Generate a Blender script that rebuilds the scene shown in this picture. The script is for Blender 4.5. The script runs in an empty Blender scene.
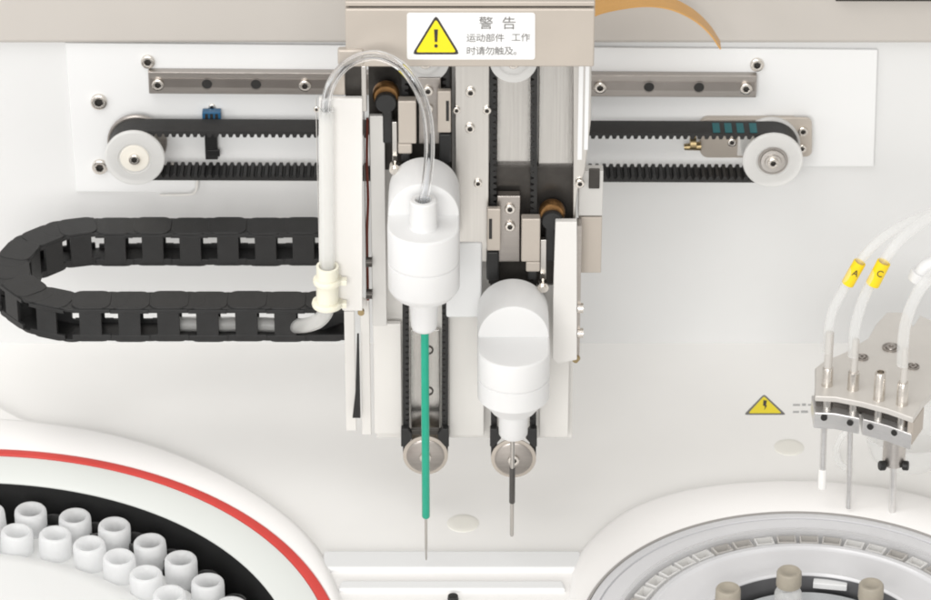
import bpy, bmesh, math, random
import numpy as np
from mathutils import Vector, Matrix
random.seed(7)
PI = math.pi
SC = bpy.context.scene
COL = SC.collection
# ------------------------------------------------------------------ camera frame (1 unit = 5 cm)
PW, PH, F, PITCH = 931.0, 600.0, 3700.0, math.radians(30)
FWD = Vector((0, math.cos(PITCH), -math.sin(PITCH)))
UP = Vector((0, math.sin(PITCH), math.cos(PITCH)))
RT = Vector((1, 0, 0))
CAM = Vector((4.655, 0, 0)) - 37.0 * (FWD - UP * (43 / F))

def ray(px, py):
    return FWD + RT * ((px - PW / 2) / F) - UP * ((py - PH / 2) / F)
def W(px, py, Y):                      # photo position -> point at depth Y
    d = ray(px, py); return CAM + d * ((Y - CAM.y) / d.y)
def G(px, py, Z=0.0):                  # photo position -> point at height Z
    d = ray(px, py); return CAM + d * ((Z - CAM.z) / d.z)
def K(p):                              # units per photo pixel at a point
    return (p - CAM).dot(FWD) / F

# ------------------------------------------------------------------ materials
def mat(name, col, rough=0.45, metal=0.0, bump=0.0, bscale=60, stretch=None, var=0.0, vscale=6, spec=0.5,
        trans=0.0, ior=1.45, sss=0.0, alpha=1.0, coat=0.0, rvar=0.0):
    m = bpy.data.materials.new(name); m.use_nodes = True
    nt = m.node_tree; b = nt.nodes['Principled BSDF']
    b.inputs['Base Color'].default_value = (*col, 1)
    b.inputs['Roughness'].default_value = rough
    b.inputs['Metallic'].default_value = metal
    b.inputs['Specular IOR Level'].default_value = spec
    b.inputs['IOR'].default_value = ior
    b.inputs['Transmission Weight'].default_value = trans
    b.inputs['Alpha'].default_value = alpha
    b.inputs['Coat Weight'].default_value = coat
    if sss:
        b.inputs['Subsurface Weight'].default_value = sss
        b.inputs['Subsurface Radius'].default_value = (0.12, 0.11, 0.10)
        b.inputs['Subsurface Scale'].default_value = 0.5
    tc = nt.nodes.new('ShaderNodeTexCoord')
    def noise(scale, detail, st):
        mp = nt.nodes.new('ShaderNodeMapping'); n = nt.nodes.new('ShaderNodeTexNoise')
        nt.links.new(tc.outputs['Object'], mp.inputs['Vector']); nt.links.new(mp.outputs['Vector'], n.inputs['Vector'])
        if st: mp.inputs['Scale'].default_value = st
        n.inputs['Scale'].default_value = scale; n.inputs['Detail'].default_value = detail
        return n
    if var:
        n = noise(vscale, 4, stretch)
        r = nt.nodes.new('ShaderNodeMapRange'); r.inputs['To Min'].default_value = 1 - var; r.inputs['To Max'].default_value = 1 + var
        r.inputs['From Min'].default_value = 0.3; r.inputs['From Max'].default_value = 0.7
        mx = nt.nodes.new('ShaderNodeVectorMath'); mx.operation = 'SCALE'; mx.inputs[0].default_value = col
        nt.links.new(n.outputs['Fac'], r.inputs['Value']); nt.links.new(r.outputs['Result'], mx.inputs['Scale'])
        nt.links.new(mx.outputs['Vector'], b.inputs['Base Color'])
    if rvar:
        n = noise(vscale * 1.7, 3, stretch)
        r = nt.nodes.new('ShaderNodeMapRange'); r.inputs['To Min'].default_value = max(0.03, rough - rvar); r.inputs['To Max'].default_value = rough + rvar
        nt.links.new(n.outputs['Fac'], r.inputs['Value']); nt.links.new(r.outputs['Result'], b.inputs['Roughness'])
    if bump:
        n = noise(bscale, 3, stretch)
        bp = nt.nodes.new('ShaderNodeBump'); bp.inputs['Strength'].default_value = bump; bp.inputs['Distance'].default_value = 0.01
        nt.links.new(n.outputs['Fac'], bp.inputs['Height']); nt.links.new(bp.outputs['Normal'], b.inputs['Normal'])
    return m

M = {}
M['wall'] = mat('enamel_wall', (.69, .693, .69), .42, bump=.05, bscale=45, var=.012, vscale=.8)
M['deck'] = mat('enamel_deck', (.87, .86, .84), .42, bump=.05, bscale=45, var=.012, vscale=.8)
M['rim'] = mat('moulded_white', (.87, .855, .84), .38, bump=.04, bscale=40)
M['panel'] = mat('white_panel', (.765, .77, .77), .38, bump=.03, bscale=50)
M['upper'] = mat('beige_housing', (.51, .48, .445), .5, bump=.04, bscale=40, var=.02, vscale=.7)
M['steel_h'] = mat('steel_brushed_flat', (.60, .57, .54), .38, 1.0, bump=.10, bscale=20, stretch=(.3, 12, 12), var=.05, vscale=5)
M['steel_v'] = mat('steel_brushed_upright', (.60, .58, .552), .28, 1.0, bump=.08, bscale=20, stretch=(12, 12, .3), var=.04, vscale=4)
M['steel_d'] = mat('steel_brushed_darker', (.50, .485, .465), .22, 1.0, bump=.14, bscale=24, stretch=(14, 14, .25), var=.08, vscale=4)
M['rail'] = mat('ground_rail_steel', (.40, .37, .345), .34, 1.0, bump=.08, bscale=20, stretch=(.3, 12, 12), var=.06, vscale=5)
M['rail_groove'] = mat('rail_groove_steel', (.30, .275, .255), .3, 1.0, var=.06, vscale=4)
M['beige_metal'] = mat('satin_nickel_sheet', (.52, .47, .415), .5, .5, bump=.04, bscale=50, var=.03, vscale=2)
M['pale_metal'] = mat('painted_pale_sheet', (.74, .725, .695), .42, .1, bump=.03, bscale=50, var=.015, vscale=2)
M['cover'] = mat('cream_guard_paint', (.74, .725, .70), .42, bump=.03, bscale=50, var=.012, vscale=2)
M['grey_sheet'] = mat('pale_grey_sheet', (.58, .57, .548), .42, .15, bump=.03, bscale=50, var=.02, vscale=2)
M['chrome'] = mat('bright_screw_steel', (.72, .68, .63), .24, 1.0, rvar=.08, vscale=30)
M['hole'] = mat('dark_recess', (.02, .019, .018), .5)
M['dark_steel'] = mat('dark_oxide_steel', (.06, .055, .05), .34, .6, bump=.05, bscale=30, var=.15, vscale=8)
M['black'] = mat('black_plastic', (.016, .016, .016), .42, bump=.06, bscale=60, var=.12, vscale=9)
M['chain'] = mat('black_nylon', (.017, .017, .017), .5, bump=.12, bscale=50, var=.15, vscale=6)
M['rubber'] = mat('black_rubber', (.018, .0175, .017), .55, bump=.1, bscale=80, var=.15, vscale=12)
M['well'] = mat('matte_black_well', (.010, .010, .010), .6, bump=.04, bscale=40)
M['white'] = mat('white_acetal', (.705, .705, .703), .38, sss=.1, bump=.02, bscale=40)

M['hub'] = mat('cream_nylon', (.80, .765, .69), .4, sss=.2)
M['milky'] = mat('milky_silicone', (.72, .725, .735), .28)
def soft_clear(name, col, solid, edge, rough=.12, translucent=.5):
    m = bpy.data.materials.new(name); m.use_nodes = True; nt = m.node_tree; b = nt.nodes['Principled BSDF']; out = nt.nodes['Material Output']
    b.inputs['Base Color'].default_value = (*col, 1); b.inputs['Roughness'].default_value = rough
    tl = nt.nodes.new('ShaderNodeBsdfTranslucent'); tl.inputs['Color'].default_value = (*col, 1)
    m1 = nt.nodes.new('ShaderNodeMixShader'); m1.inputs['Fac'].default_value = translucent
    nt.links.new(b.outputs[0], m1.inputs[1]); nt.links.new(tl.outputs[0], m1.inputs[2])
    tr = nt.nodes.new('ShaderNodeBsdfTransparent'); m2 = nt.nodes.new('ShaderNodeMixShader')
    fr = nt.nodes.new('ShaderNodeFresnel'); fr.inputs['IOR'].default_value = 1.45
    ma = nt.nodes.new('ShaderNodeMapRange'); ma.inputs['From Max'].default_value = .5; ma.inputs['To Min'].default_value = solid; ma.inputs['To Max'].default_value = edge
    nt.links.new(fr.outputs[0], ma.inputs['Value']); nt.links.new(ma.outputs[0], m2.inputs['Fac'])
    nt.links.new(tr.outputs[0], m2.inputs[1]); nt.links.new(m1.outputs[0], m2.inputs[2]); nt.links.new(m2.outputs[0], out.inputs['Surface'])
    return m
M['clear'] = mat('clear_tubing', (.94, .95, .965), .04, trans=1.0, ior=1.36)
M['fluoro'] = soft_clear('fluoropolymer_tubing', (.97, .975, .97), .26, .46, .1, .4)
M['flange'] = soft_clear('translucent_nylon', (.92, .918, .905), .74, .92, .22, .35)
M['milky'] = soft_clear('milky_silicone_tube', (.96, .96, .945), .32, .55, .12, .5)
M['cream'] = mat('cream_nylon_clip', (.82, .79, .66), .38, sss=.3)
M['green'] = mat('green_sleeve', (.012, .34, .22), .24, bump=.02, bscale=30, var=.04, vscale=5)
M['needle'] = mat('needle_steel', (.52, .50, .47), .3, 1.0)
M['dark_needle'] = mat('dark_needle_coating', (.10, .095, .09), .35, .7)
M['red'] = mat('red_gasket', (.60, .06, .05), .4, bump=.05, bscale=40, var=.05, vscale=3)
M['pale_ring'] = mat('pale_ring_plastic', (.68, .70, .675), .4, bump=.04, bscale=30)
M['cup'] = soft_clear('frosted_cup', (.95, .955, .96), .86, .96, .3, .6)
M['rotor'] = mat('white_rotor', (.84, .845, .835), .4, sss=.1)
M['smoked'] = mat('smoked_plastic', (.05, .05, .05), .12, spec=.7)
M['yellow'] = mat('yellow_print', (.86, .70, .012), .4)
M['label_yellow'] = mat('yellow_sleeve', (.88, .64, .01), .35)
M['ink'] = mat('black_ink', (.035, .032, .03), .5)
M['grey_ink'] = mat('grey_ink', (.16, .155, .15), .5)
M['faint_ink'] = mat('faint_ink', (.42, .42, .42), .5)
M['sticker'] = mat('white_vinyl', (.85, .85, .845), .4)
M['blue'] = mat('blue_connector', (.016, .10, .21), .4)
M['teal'] = mat('teal_belt_print', (.012, .115, .13), .5)
M['brass'] = mat('brass', (.40, .31, .17), .42, 1.0, var=.15, vscale=9)
M['copper'] = mat('copper_winding', (.26, .14, .055), .35, .9, var=.25, vscale=14)
M['orange'] = mat('amber_flex_cable', (.60, .33, .10), .3, bump=.05, bscale=30, stretch=(1, 20, 1), var=.05, vscale=4)
M['arm'] = mat('cast_arm_alloy', (.66, .635, .60), .42, .35, bump=.05, bscale=40, var=.03, vscale=3)
M['alloy'] = mat('machined_alloy', (.74, .73, .72), .3, .85, bump=.06, bscale=25, stretch=(.4, 8, 8), var=.04, vscale=4)
M['acrylic'] = mat('frosted_acrylic', (.66, .66, .675), .2, coat=.4)
M['track'] = mat('cuvette_track_plastic', (.56, .555, .555), .25, coat=.3)
M['acrylic_edge'] = mat('acrylic_edge', (.36, .345, .33), .2, spec=.6)
M['cuvette'] = mat('cuvette_plastic', (.90, .89, .87), .2, sss=.2, coat=.3)
M['grey_well'] = mat('grey_well', (.13, .13, .135), .4, bump=.05, bscale=25)
M['plug'] = mat('cream_plug', (.79, .775, .72), .4, bump=.03)
M['cover_film'] = soft_clear('clear_cover_film', (.85, .85, .85), .2, .5, .12, .4)
M['cuvette_beige'] = mat('cuvette_beige_grey', (.60, .57, .53), .2, coat=.3)  # beige-grey variant mixed in among the white cuvettes
M['rotor_grey'] = mat('grey_glossy_rotor', (.40, .415, .43), .2, bump=.1, bscale=9, coat=.5, var=.12, vscale=3)
M['cap'] = mat('khaki_cap', (.36, .325, .265), .5, bump=.12, bscale=40, var=.06, vscale=9)
M['glass'] = soft_clear('clear_bottle', (.9, .9, .89), .3, .75, .06, .3)

# ------------------------------------------------------------------ mesh builder
class MB:
    def __init__(s): s.bm = bmesh.new(); s.mi = 0
    def v(s, p): return s.bm.verts.new(p)
    def f(s, vs):
        try:
            fc = s.bm.faces.new(vs); fc.material_index = s.mi; return fc
        except ValueError: return None
    def grid(s, rings, close=True, cap0=True, cap1=True):
        R = [[s.v(p) for p in r] for r in rings]
        n = len(R[0])
        for a, b in zip(R, R[1:]):
            for i in range(n if close else n - 1):
                j = (i + 1) % n; s.f((a[i], a[j], b[j], b[i]))
        if cap0: s.f(R[0][::-1])
        if cap1: s.f(R[-1])
        return s
    def box(s, x0, x1, y0, y1, z0, z1):
        return s.grid([[(x0, y0, z), (x1, y0, z), (x1, y1, z), (x0, y1, z)] for z in (z0, z1)])
    def pbox(s, x0, y0, x1, y1, Y, d):       # photo rectangle of its front face, standing at depth Y, d deep
        a, b = W(x0, y0, Y), W(x1, y1, Y)
        return s.box(a.x, b.x, Y, Y + d, b.z, a.z)
    def prism_y(s, pts, y0, y1):              # outline in x,z
        return s.grid([[(x, y, z) for x, z in pts] for y in (y0, y1)])
    def prism_z(s, pts, z0, z1):              # outline in x,y
        return s.grid([[(x, y, z) for x, y in pts] for z in (z0, z1)])
    def lathe(s, prof, o, axis=(0, 0, 1), seg=40, cap0=False, cap1=False):
        a = Vector(axis).normalized(); u = a.orthogonal().normalized(); w = a.cross(u)
        if abs(a.z) > .99: u, w = Vector((1, 0, 0)), Vector((0, 1, 0))
        o = Vector(o)
        rings = [[o + a * h + (u * math.cos(2 * PI * i / seg) + w * math.sin(2 * PI * i / seg)) * r for i in range(seg)] for r, h in prof]
        return s.grid(rings, True, cap0, cap1)
    def cyl(s, p0, p1, r0, r1=None, seg=20, ch=0):
        p0, p1 = Vector(p0), Vector(p1); L = (p1 - p0).length; r1 = r0 if r1 is None else r1
        pr = [(r0, 0), (r1, L)] if not ch else [(r0 - ch, 0), (r0, ch), (r1, L - ch), (r1 - ch, L)]
        return s.lathe(pr, p0, p1 - p0, seg, True, True)
    def tube(s, pts, r, seg=14, inner=None):
        P = [Vector(p) for p in pts]
        T = [((P[min(i + 1, len(P) - 1)]) - P[max(i - 1, 0)]).normalized() for i in range(len(P))]
        n = T[0].orthogonal().normalized(); fr = []
        for t in T:
            n = (n - t * n.dot(t)).normalized(); fr.append((n.copy(), t.cross(n)))
        mk = lambda rr: [[p + (a * math.cos(2 * PI * i / seg) + b * math.sin(2 * PI * i / seg)) * rr for i in range(seg)] for p, (a, b) in zip(P, fr)]
        if inner is None: return s.grid(mk(r))
        A = [[s.v(q) for q in g] for g in mk(r)]; B = [[s.v(q) for q in g] for g in mk(inner)]
        for k in range(len(P) - 1):
            for i in range(seg):
                j = (i + 1) % seg
                s.f((A[k][i], A[k][j], A[k + 1][j], A[k + 1][i])); s.f((B[k][j], B[k][i], B[k + 1][i], B[k + 1][j]))
        for k in (0, -1):
            for i in range(seg):
                j = (i + 1) % seg; s.f((A[k][i], A[k][j], B[k][j], B[k][i]))
        return s
    def build(s, name, mats, parent=None, org=None, bev=0, seg=2, ang=38, smooth=True):
        bm = s.bm
        bmesh.ops.recalc_face_normals(bm, faces=bm.faces)
        off = origin_of(parent) if parent is not None else Vector(org if org is not None else (0, 0, 0))
        bmesh.ops.translate(bm, verts=bm.verts, vec=-off)
        if smooth:
            for fc in bm.faces: fc.smooth = True
            for e in bm.edges:
                if len(e.link_faces) != 2 or e.calc_face_angle(0) > math.radians(ang): e.smooth = False
        me = bpy.data.meshes.new(name); bm.to_mesh(me); bm.free()
        for m in (mats if isinstance(mats, (list, tuple)) else [mats]): me.materials.append(m)
        o = bpy.data.objects.new(name, me); COL.objects.link(o)
        if parent is not None: o.parent = parent
        else: o.location = off
        if bev:
            b = o.modifiers.new('edge_round', 'BEVEL'); b.width = bev; b.segments = seg
            b.limit_method = 'ANGLE'; b.angle_limit = math.radians(40); b.harden_normals = True
        return o

def origin_of(o):
    p = Vector((0, 0, 0))
    while o is not None: p = p + o.location; o = o.parent
    return p
def tag(o, label, cat, group=None):
    o['label'] = label; o['category'] = cat
    if group: o['group'] = group
    return o
def thing(name, label, cat, loc, group=None):
    o = bpy.data.objects.new(name, None); COL.objects.link(o); o.location = loc; o.empty_display_size = .1
    return tag(o, label, cat, group)
def structure(o): o['kind'] = 'structure'; return o
def catmull(pts, n=10):
    P = [Vector(p) for p in pts]; P = [2 * P[0] - P[1]] + P + [2 * P[-1] - P[-2]]; out = []
    for i in range(1, len(P) - 2):
        a, b, c, d = P[i - 1:i + 3]
        for k in range(n):
            t = k / n
            out.append(.5 * (2 * b + (c - a) * t + (2 * a - 5 * b + 4 * c - d) * t * t + (3 * b - a - 3 * c + d) * t ** 3))
    return out + [P[-2]]

# socket screw facing -Y, radius 1, shared mesh
def screw_mesh():
    mb = MB(); seg = 24
    ang = [2 * PI * i / seg + .2 for i in range(seg)]
    def ring(r, y): return [(r * math.cos(a), y, r * math.sin(a)) for a in ang]
    def hexr(r, y):
        out = []
        for a in ang:
            q = ((a) % (PI / 3)) - PI / 6; rr = r * math.cos(PI / 6) / math.cos(q); out.append((rr * math.cos(a), y, rr * math.sin(a)))
        return out
    mb.grid([ring(1, 0), ring(1, -.42), ring(.97, -.5), ring(.86, -.56), ring(.62, -.56), hexr(.56, -.54)], True, True, False)
    mb.mi = 1
    mb.grid([hexr(.56, -.54), hexr(.54, -.14)], True, False, True)
    o = mb.build('screw', [M['chrome'], M['dark_steel']], ang=30)
    me = o.data; bpy.data.objects.remove(o); return me
SCREW = screw_mesh()
def screw(parent, px, py, Y, r, name='screw'):
    p = W(px, py, Y); o = bpy.data.objects.new(name, SCREW); COL.objects.link(o)
    o.parent = parent; o.location = p - origin_of(parent); s = r * K(p); o.scale = (s, s, s)
    o.rotation_euler = (0, random.uniform(0, 1), 0)
    return o
def to_mesh(o):
    bpy.context.view_layer.update()
    me = bpy.data.meshes.new_from_object(o.evaluated_get(bpy.context.evaluated_depsgraph_get()))
    n = bpy.data.objects.new('lettering', me); COL.objects.link(n); bpy.data.objects.remove(o); return n
def text(body, px, py, Y, h, m, parent, name='lettering', sx=1.0, align='CENTER'):
    c = bpy.data.curves.new(name, 'FONT'); c.body = body; c.align_x = align; c.align_y = 'CENTER'
    p = W(px, py, Y); c.size = h * K(p) / math.cos(PITCH); c.extrude = .0008; c.materials.append(m)
    o = bpy.data.objects.new(name, c); COL.objects.link(o); o.parent = parent
    o = to_mesh(o); o.parent = parent
    o.location = p - origin_of(parent); o.rotation_euler = (PI / 2, 0, 0); o.scale = (sx, 1, 1)
    return o

# ================================================================== SETTING
mb = MB(); a, b = W(-200, -120, 0), W(1130, 343, 0)
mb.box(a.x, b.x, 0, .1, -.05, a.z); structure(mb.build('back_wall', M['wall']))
mb = MB(); a = W(-200, 0, -.10); b = W(1130, 44, -.10)
mb.box(a.x, b.x, -.10, -.002, b.z, b.z + 2.2)
structure(mb.build('upper_housing', M['upper'], bev=.09, seg=6))

def circle_fit(pts):
    A = np.array([[p.x, p.y, 1] for p in pts]); bb = np.array([p.x ** 2 + p.y ** 2 for p in pts])
    s = np.linalg.lstsq(A, bb, rcond=None)[0]; cx, cy = s[0] / 2, s[1] / 2
    return Vector((cx, cy, 0)), math.sqrt(s[2] + cx * cx + cy * cy)
ZR = .10                                          # height of the raised carousel rims
LC, LR = circle_fit([G(x, y, ZR) for x, y in ((0, 449.5), (77, 456), (153, 474), (234, 509), (277, 536), (314, 570), (328, 600))])
RC, RR = circle_fit([G(x, y, ZR) for x, y in ((590, 599), (608, 567.6), (659.6, 537.7), (719, 518), (759, 513), (795, 511), (930, 534))])
LBLK = sum((G(x, y, .0) - LC).length for x, y in ((0, 486), (73, 494), (146, 509.5), (204, 535), (256, 564))) / 5
def rim_outline(c, pts):              # outer edge of a moulded rim: angle -> radius
    q = sorted((math.atan2(p.y - c.y, p.x - c.x), math.hypot(p.x - c.x, p.y - c.y)) for p in (G(x, y, ZR * .6) for x, y in pts))
    A_, R__ = [t[0] for t in q], [t[1] for t in q]
    def f(an):
        return float(np.mean(np.interp(an + np.linspace(-.13, .13, 15), A_, R__)))
    return f
LRIM = rim_outline(LC, ((-40, 418), (0, 421), (45, 424.5), (91, 431), (146, 444), (197, 464), (256, 495), (292, 520.5), (310, 538), (323, 556), (330, 575), (338, 600)))
RRIM = rim_outline(RC, ((572, 600), (574, 575), (578, 553.5), (590, 543), (600, 532), (620, 514), (648, 502), (680, 492), (720, 486), (759, 483), (805, 482), (850, 485), (900, 492), (931, 499), (975, 515)))
print('LC', LC, LR, LBLK, 'RC', RC, RR)

# deck: one sheet with the two wells cut out
mb = MB()
def deck_sheet():
    bm = mb.bm; N = 96
    x0, x1, y0, y1 = -7.0, 16.0, -13.0, .0
    e = []
    def loop(pts):
        vs = [bm.verts.new((p[0], p[1], 0)) for p in pts]
        for i in range(len(vs)): e.append(bm.edges.new((vs[i], vs[(i + 1) % len(vs)])))
    loop([(x0, y0), (x1, y0), (x1, y1), (x0, y1)])
    for c, r in ((LC, LR - .02), (RC, RR - .02)):
        loop([(c.x + r * math.cos(2 * PI * i / N), c.y + r * math.sin(2 * PI * i / N)) for i in range(N)])
    bmesh.ops.triangle_fill(bm, use_beauty=True, use_dissolve=False, edges=e)
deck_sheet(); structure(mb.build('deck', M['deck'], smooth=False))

# ================================================================== WALL MECHANISM
# mounting panel
TL, TR_, BR, BL = W(65, 43, -.04), W(878, 50, -.04), W(874, 167, -.04), W(76, 192, -.04)
m1, m2, m3 = W(190, 193, -.04), W(196, 188, -.04), W(197, 167, -.04)
mp = thing('mounting_panel', 'wide white flat panel on the back wall carrying the steel rail and belt', 'panel', W(470, 120, 0))
mb = MB(); mb.prism_y([(p.x, p.z) for p in (TL, TR_, BR, m3, m2, m1, BL)], -.04, -.001)
mb.build('plate', M['panel'], mp, bev=.012)
for x, y, r in ((99, 101, 8.2), (100, 166, 7.8), (172, 169, 7.5), (148, 61, 7), (757, 64, 7)): screw(mp, x, y, -.041, r)

# rail
rl = thing('linear_rail', 'long grey steel guide rail bolted along the top of the white panel', 'rail', W(450, 84, -.04))
def tilt_box(x0, y0, x1, y1, h, Y, d):
    a, b = W(x0, y0, Y), W(x1, y1, Y); k = K(a); hz = h * k / math.cos(PITCH)
    return [(a.x, a.z), (b.x, b.z), (b.x, b.z - hz), (a.x, a.z - hz)]
mb = MB(); mb.prism_y(tilt_box(148, 72, 757, 76, 21, -.13, 0), -.13, -.045); mb.build('rail_body', M['rail'], rl, bev=.006)
mb = MB(); mb.prism_y(tilt_box(150, 78.5, 755, 82.5, 8.5, -.136, 0), -.134, -.128); mb.build('groove_face', M['rail_groove'], rl)
def rail_spot(px): return 82.5 + (px - 148) * 4 / 609
for px in (158, 305, 600, 746): screw(rl, px, rail_spot(px) + 1.5, -.132, 6.2)
for px in (207, 256, 649, 699):
    p = W(px, rail_spot(px) + 1, -.136); mb = MB(); k = K(p)
    mb.lathe([(6.4 * k, .0), (6.4 * k, -.004), (5.2 * k, -.004)], p, (0, 1, 0), 28)
    mb.mi = 1; mb.lathe([(5.2 * k, -.004), (4.9 * k, -.001)], p, (0, 1, 0), 28, False, True)
    mb.build('bolt_hole', [M['rail_groove'], M['hole']], rl)

# belt loops
def belt(mb, c0, c1, R, y0, y1, th, tooth, pitch, bulge=True):
    """closed toothed loop round centres c0,c1 (x,z) with outer radius R"""
    c0, c1 = Vector(c0), Vector(c1); d = (c1 - c0); L = d.length; d.normalize(); n = Vector((-d.y, d.x))
    path = []                                       # (point, outward normal, tooth depth)
    def run(a, b, nn):
        k = max(4, int(round(L / pitch)))
        for i in range(k):
            for t, dep in ((.0, 0), (.22, 0), (.36, tooth), (.78, tooth)): path.append((a.lerp(b, (i + t) / k), nn, dep))
    def arc(c, a0, n_):
        for i in range(n_): 
            an = a0 - PI * i / n_; nn = Vector((math.cos(an), math.sin(an))); path.append((c + nn * R, nn, 0))
    base = math.atan2(n.y, n.x)
    run(c0 + n * R, c1 + n * R, n); arc(c1, base, 24); run(c1 - n * R, c0 - n * R, -n); arc(c0, base - PI, 24)
    ring = []
    for p, nn, dep in path:
        q = p - nn * (th + dep); ring.append([(p.x, y0, p.y), (p.x, y1, p.y), (q.x, y1, q.y), (q.x, y0, q.y)])
    mb.grid(ring + [ring[0]], True, False, False)
    bmesh.ops.remove_doubles(mb.bm, verts=mb.bm.verts, dist=1e-5)
YB = -.33
pl0, pl1 = W(136, 149.5, YB), W(771.5, 152, YB); kb = K(pl0)
Rb = 27.6 * kb
tb = thing('timing_belt', 'long black toothed belt running across the panel between the two white pulleys', 'belt', W(450, 150, YB))
mb = MB(); belt(mb, (pl0.x, pl0.z), (pl1.x, pl1.z), Rb, YB - .13, YB + .13, .028, .035, .068)
mb.build('belt_loop', M['rubber'], tb, ang=25)
for px in (716, 728, 740, 753):
    p = W(px, 128, YB); t = (p.x - pl0.x) / (pl1.x - pl0.x); z = pl0.z + (pl1.z - pl0.z) * t + Rb
    mb = MB(); mb.box(p.x - .034, p.x + .034, YB - .115, YB + .08, z + .001, z + .005); mb.build('print_mark', M['teal'], tb)

def pulley(c, label, metal_hub):
    t = thing('belt_pulley', label, 'pulley', (c.x, YB, c.z), 'flanged pulleys of the horizontal belt')
    r = 30 * kb; o = Vector((c.x, 0, c.z))
    mb = MB(); y = YB - .19
    mb.lathe([(r * .45, y + .035), (r * .93, y + .05), (r, y + .04), (r, y + .012), (r * .965, y), (r * .56, y - .004), (r * .53, y + .008), (r * .5, y + .01), (.0005, y + .01)], o, (0, 1, 0), 56)
    mb.build('front_flange', M['flange'], t)
    mb = MB(); y = YB + .15
    mb.lathe([(r * .45, y - .02), (r * .96, y - .012), (r, y), (r, y + .03), (r * .96, y + .04), (.0005, y + .04)], o, (0, 1, 0), 56)
    mb.build('rear_flange', M['flange'] if metal_hub else M['rail'], t)
    mb = MB(); mb.lathe([(Rb - .066, YB - .15), (Rb - .066, YB + .15)], o, (0, 1, 0), 40); mb.build('drum', M['hub'], t)
    mb = MB(); mb.cyl(o + Vector((0, YB + .1, 0)), o + Vector((0, -.03, 0)), .09); mb.build('axle', M['chrome'], t)
    y = YB - .18
    if metal_hub:
        mb = MB(); mb.lathe([(r * .5, y + .004), (r * .5, y - .006), (r * .44, y - .006), (r * .44, y + .002)], o, (0, 1, 0), 40); mb.build('bearing_ring', M['rail'], t)
        mb = MB(); mb.lathe([(r * .43, y + .004), (r * .40, y - .02), (r * .28, y - .022), (r * .26, y - .04), (.0005, y - .042)], o, (0, 1, 0), 36); mb.build('bearing', M['steel_h'], t)
        s = screw(t, 0, 0, y - .03, 5.5); s.location = Vector((c.x, y - .035, c.z)) - t.location
    else:
        mb = MB(); mb.lathe([(r * .5, y + .006), (r * .47, y - .012), (.0005, y - .014)], o, (0, 1, 0), 40); mb.build('hub_disc', M['hub'], t)
        s = screw(t, 0, 0, y, 6.2); s.location = Vector((c.x, y - .014, c.z)) - t.location
    s.scale = (5.6 * kb,) * 3
    return t
pulley(pl0, 'white pulley with cream hub at the end of the belt above the black cable chain', False)
pulley(pl1, 'white pulley with grey metal bearing hub in front of the slotted steel bracket', True)

# sensor behind belt
se = thing('belt_sensor', 'small black sensor with blue connector fixed to the panel behind the belt', 'sensor', W(211, 140, -.04))
mb = MB(); mb.pbox(204, 124, 218, 160, -.12, .078); mb.pbox(207, 150, 220, 157, -.14, .03); mb.build('body', M['black'], se, bev=.01)
mb = MB(); mb.pbox(202, 112.5, 221, 124, -.15, .09); mb.build('connector', M['blue'], se, bev=.008)
for dx in (206.5, 211.5, 216.5):
    mb = MB(); mb.pbox(dx - 1.6, 114, dx + 1.6, 119, -.153, .01); mb.build('contact_slot', M['hole'], se)
screw(se, 212, 107, -.041, 3.6)
# small hook-shaped bracket under the belt
br = MB(); pts = catmull([W(194, 166, -.055), W(197, 172, -.055), W(197, 186, -.055), W(194, 193, -.055), W(185, 194.5, -.055), W(160, 195, -.055)], 8)
br.tube(pts, .012, 8); tag(br.build('retaining_wire', M['pale_metal'], None, W(194, 180, -.05)), 'thin bent wire edge below the belt beside the pulley with cream hub', 'wire')

# bracket behind right pulley
bk = thing('pulley_bracket', 'beige steel tensioner bracket behind the pulley with metal bearing hub', 'bracket', W(760, 140, -.04))
def rounded(x0, y0, x1, y1, r, Y):
    pts = []
    for cx, cy, a0 in ((x1 - r, y0 + r, 0), (x0 + r, y0 + r, 90), (x0 + r, y1 - r, 180), (x1 - r, y1 - r, 270)):
        for k in range(6):
            an = math.radians(a0 + 90 * k / 5); p = W(cx + r * math.cos(an), cy - r * math.sin(an), Y); pts.append((p.x, p.z))
    return pts
mb = MB(); mb.prism_y(rounded(700, 119, 800, 158, 8, -.12), -.12, -.042); mb.build('channel', M['beige_metal'], bk, bev=.01)
mb = MB(); mb.prism_y(rounded(764, 118, 812, 157, 6, -.15), -.15, -.122); mb.build('end_plate', M['beige_metal'], bk, bev=.008)
screw(bk, 803, 131, -.151, 5); screw(bk, 802, 148, -.151, 4.5); screw(bk, 732, 142, -.121, 4.5)
mb = MB(); mb.cyl(W(684, 147, -.2), W(701, 146, -.2), .03, .045); mb.cyl(W(690, 143, -.2), W(696, 143, -.2), .07); mb.build('adjusting_screw', M['brass'], bk)
mb = MB(); mb.pbox(738, 137, 746, 156, -.14, .02); mb.build('tab', M['pale_metal'], bk, bev=.006)

# orange flex cable
mb = MB(); pts = catmull([W(585, 12, -.55), W(605, 5, -.55), W(640, 0, -.55), W(668, 3, -.55), W(692, 14, -.55), W(709, 29, -.55), W(720, 45, -.55)], 8)
rg = []
for i, p in enumerate(pts):
    w = .17 - .08 * i / len(pts); t = (pts[min(i + 1, len(pts) - 1)] - pts[max(0, i - 1)]).normalized(); n = Vector((-t.z, 0, t.x)) * .007
    rg.append([p + n + Vector((0, -w, 0)), p + n + Vector((0, w, 0)), p - n + Vector((0, w, 0)), p - n + Vector((0, -w, 0))])
mb.grid(rg); tag(mb.build('ribbon_cable', M['orange'], None, W(600, 8, -.55), ang=60), 'amber flat ribbon cable arching out beside the beige cover with the warning label', 'cable')
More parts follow.
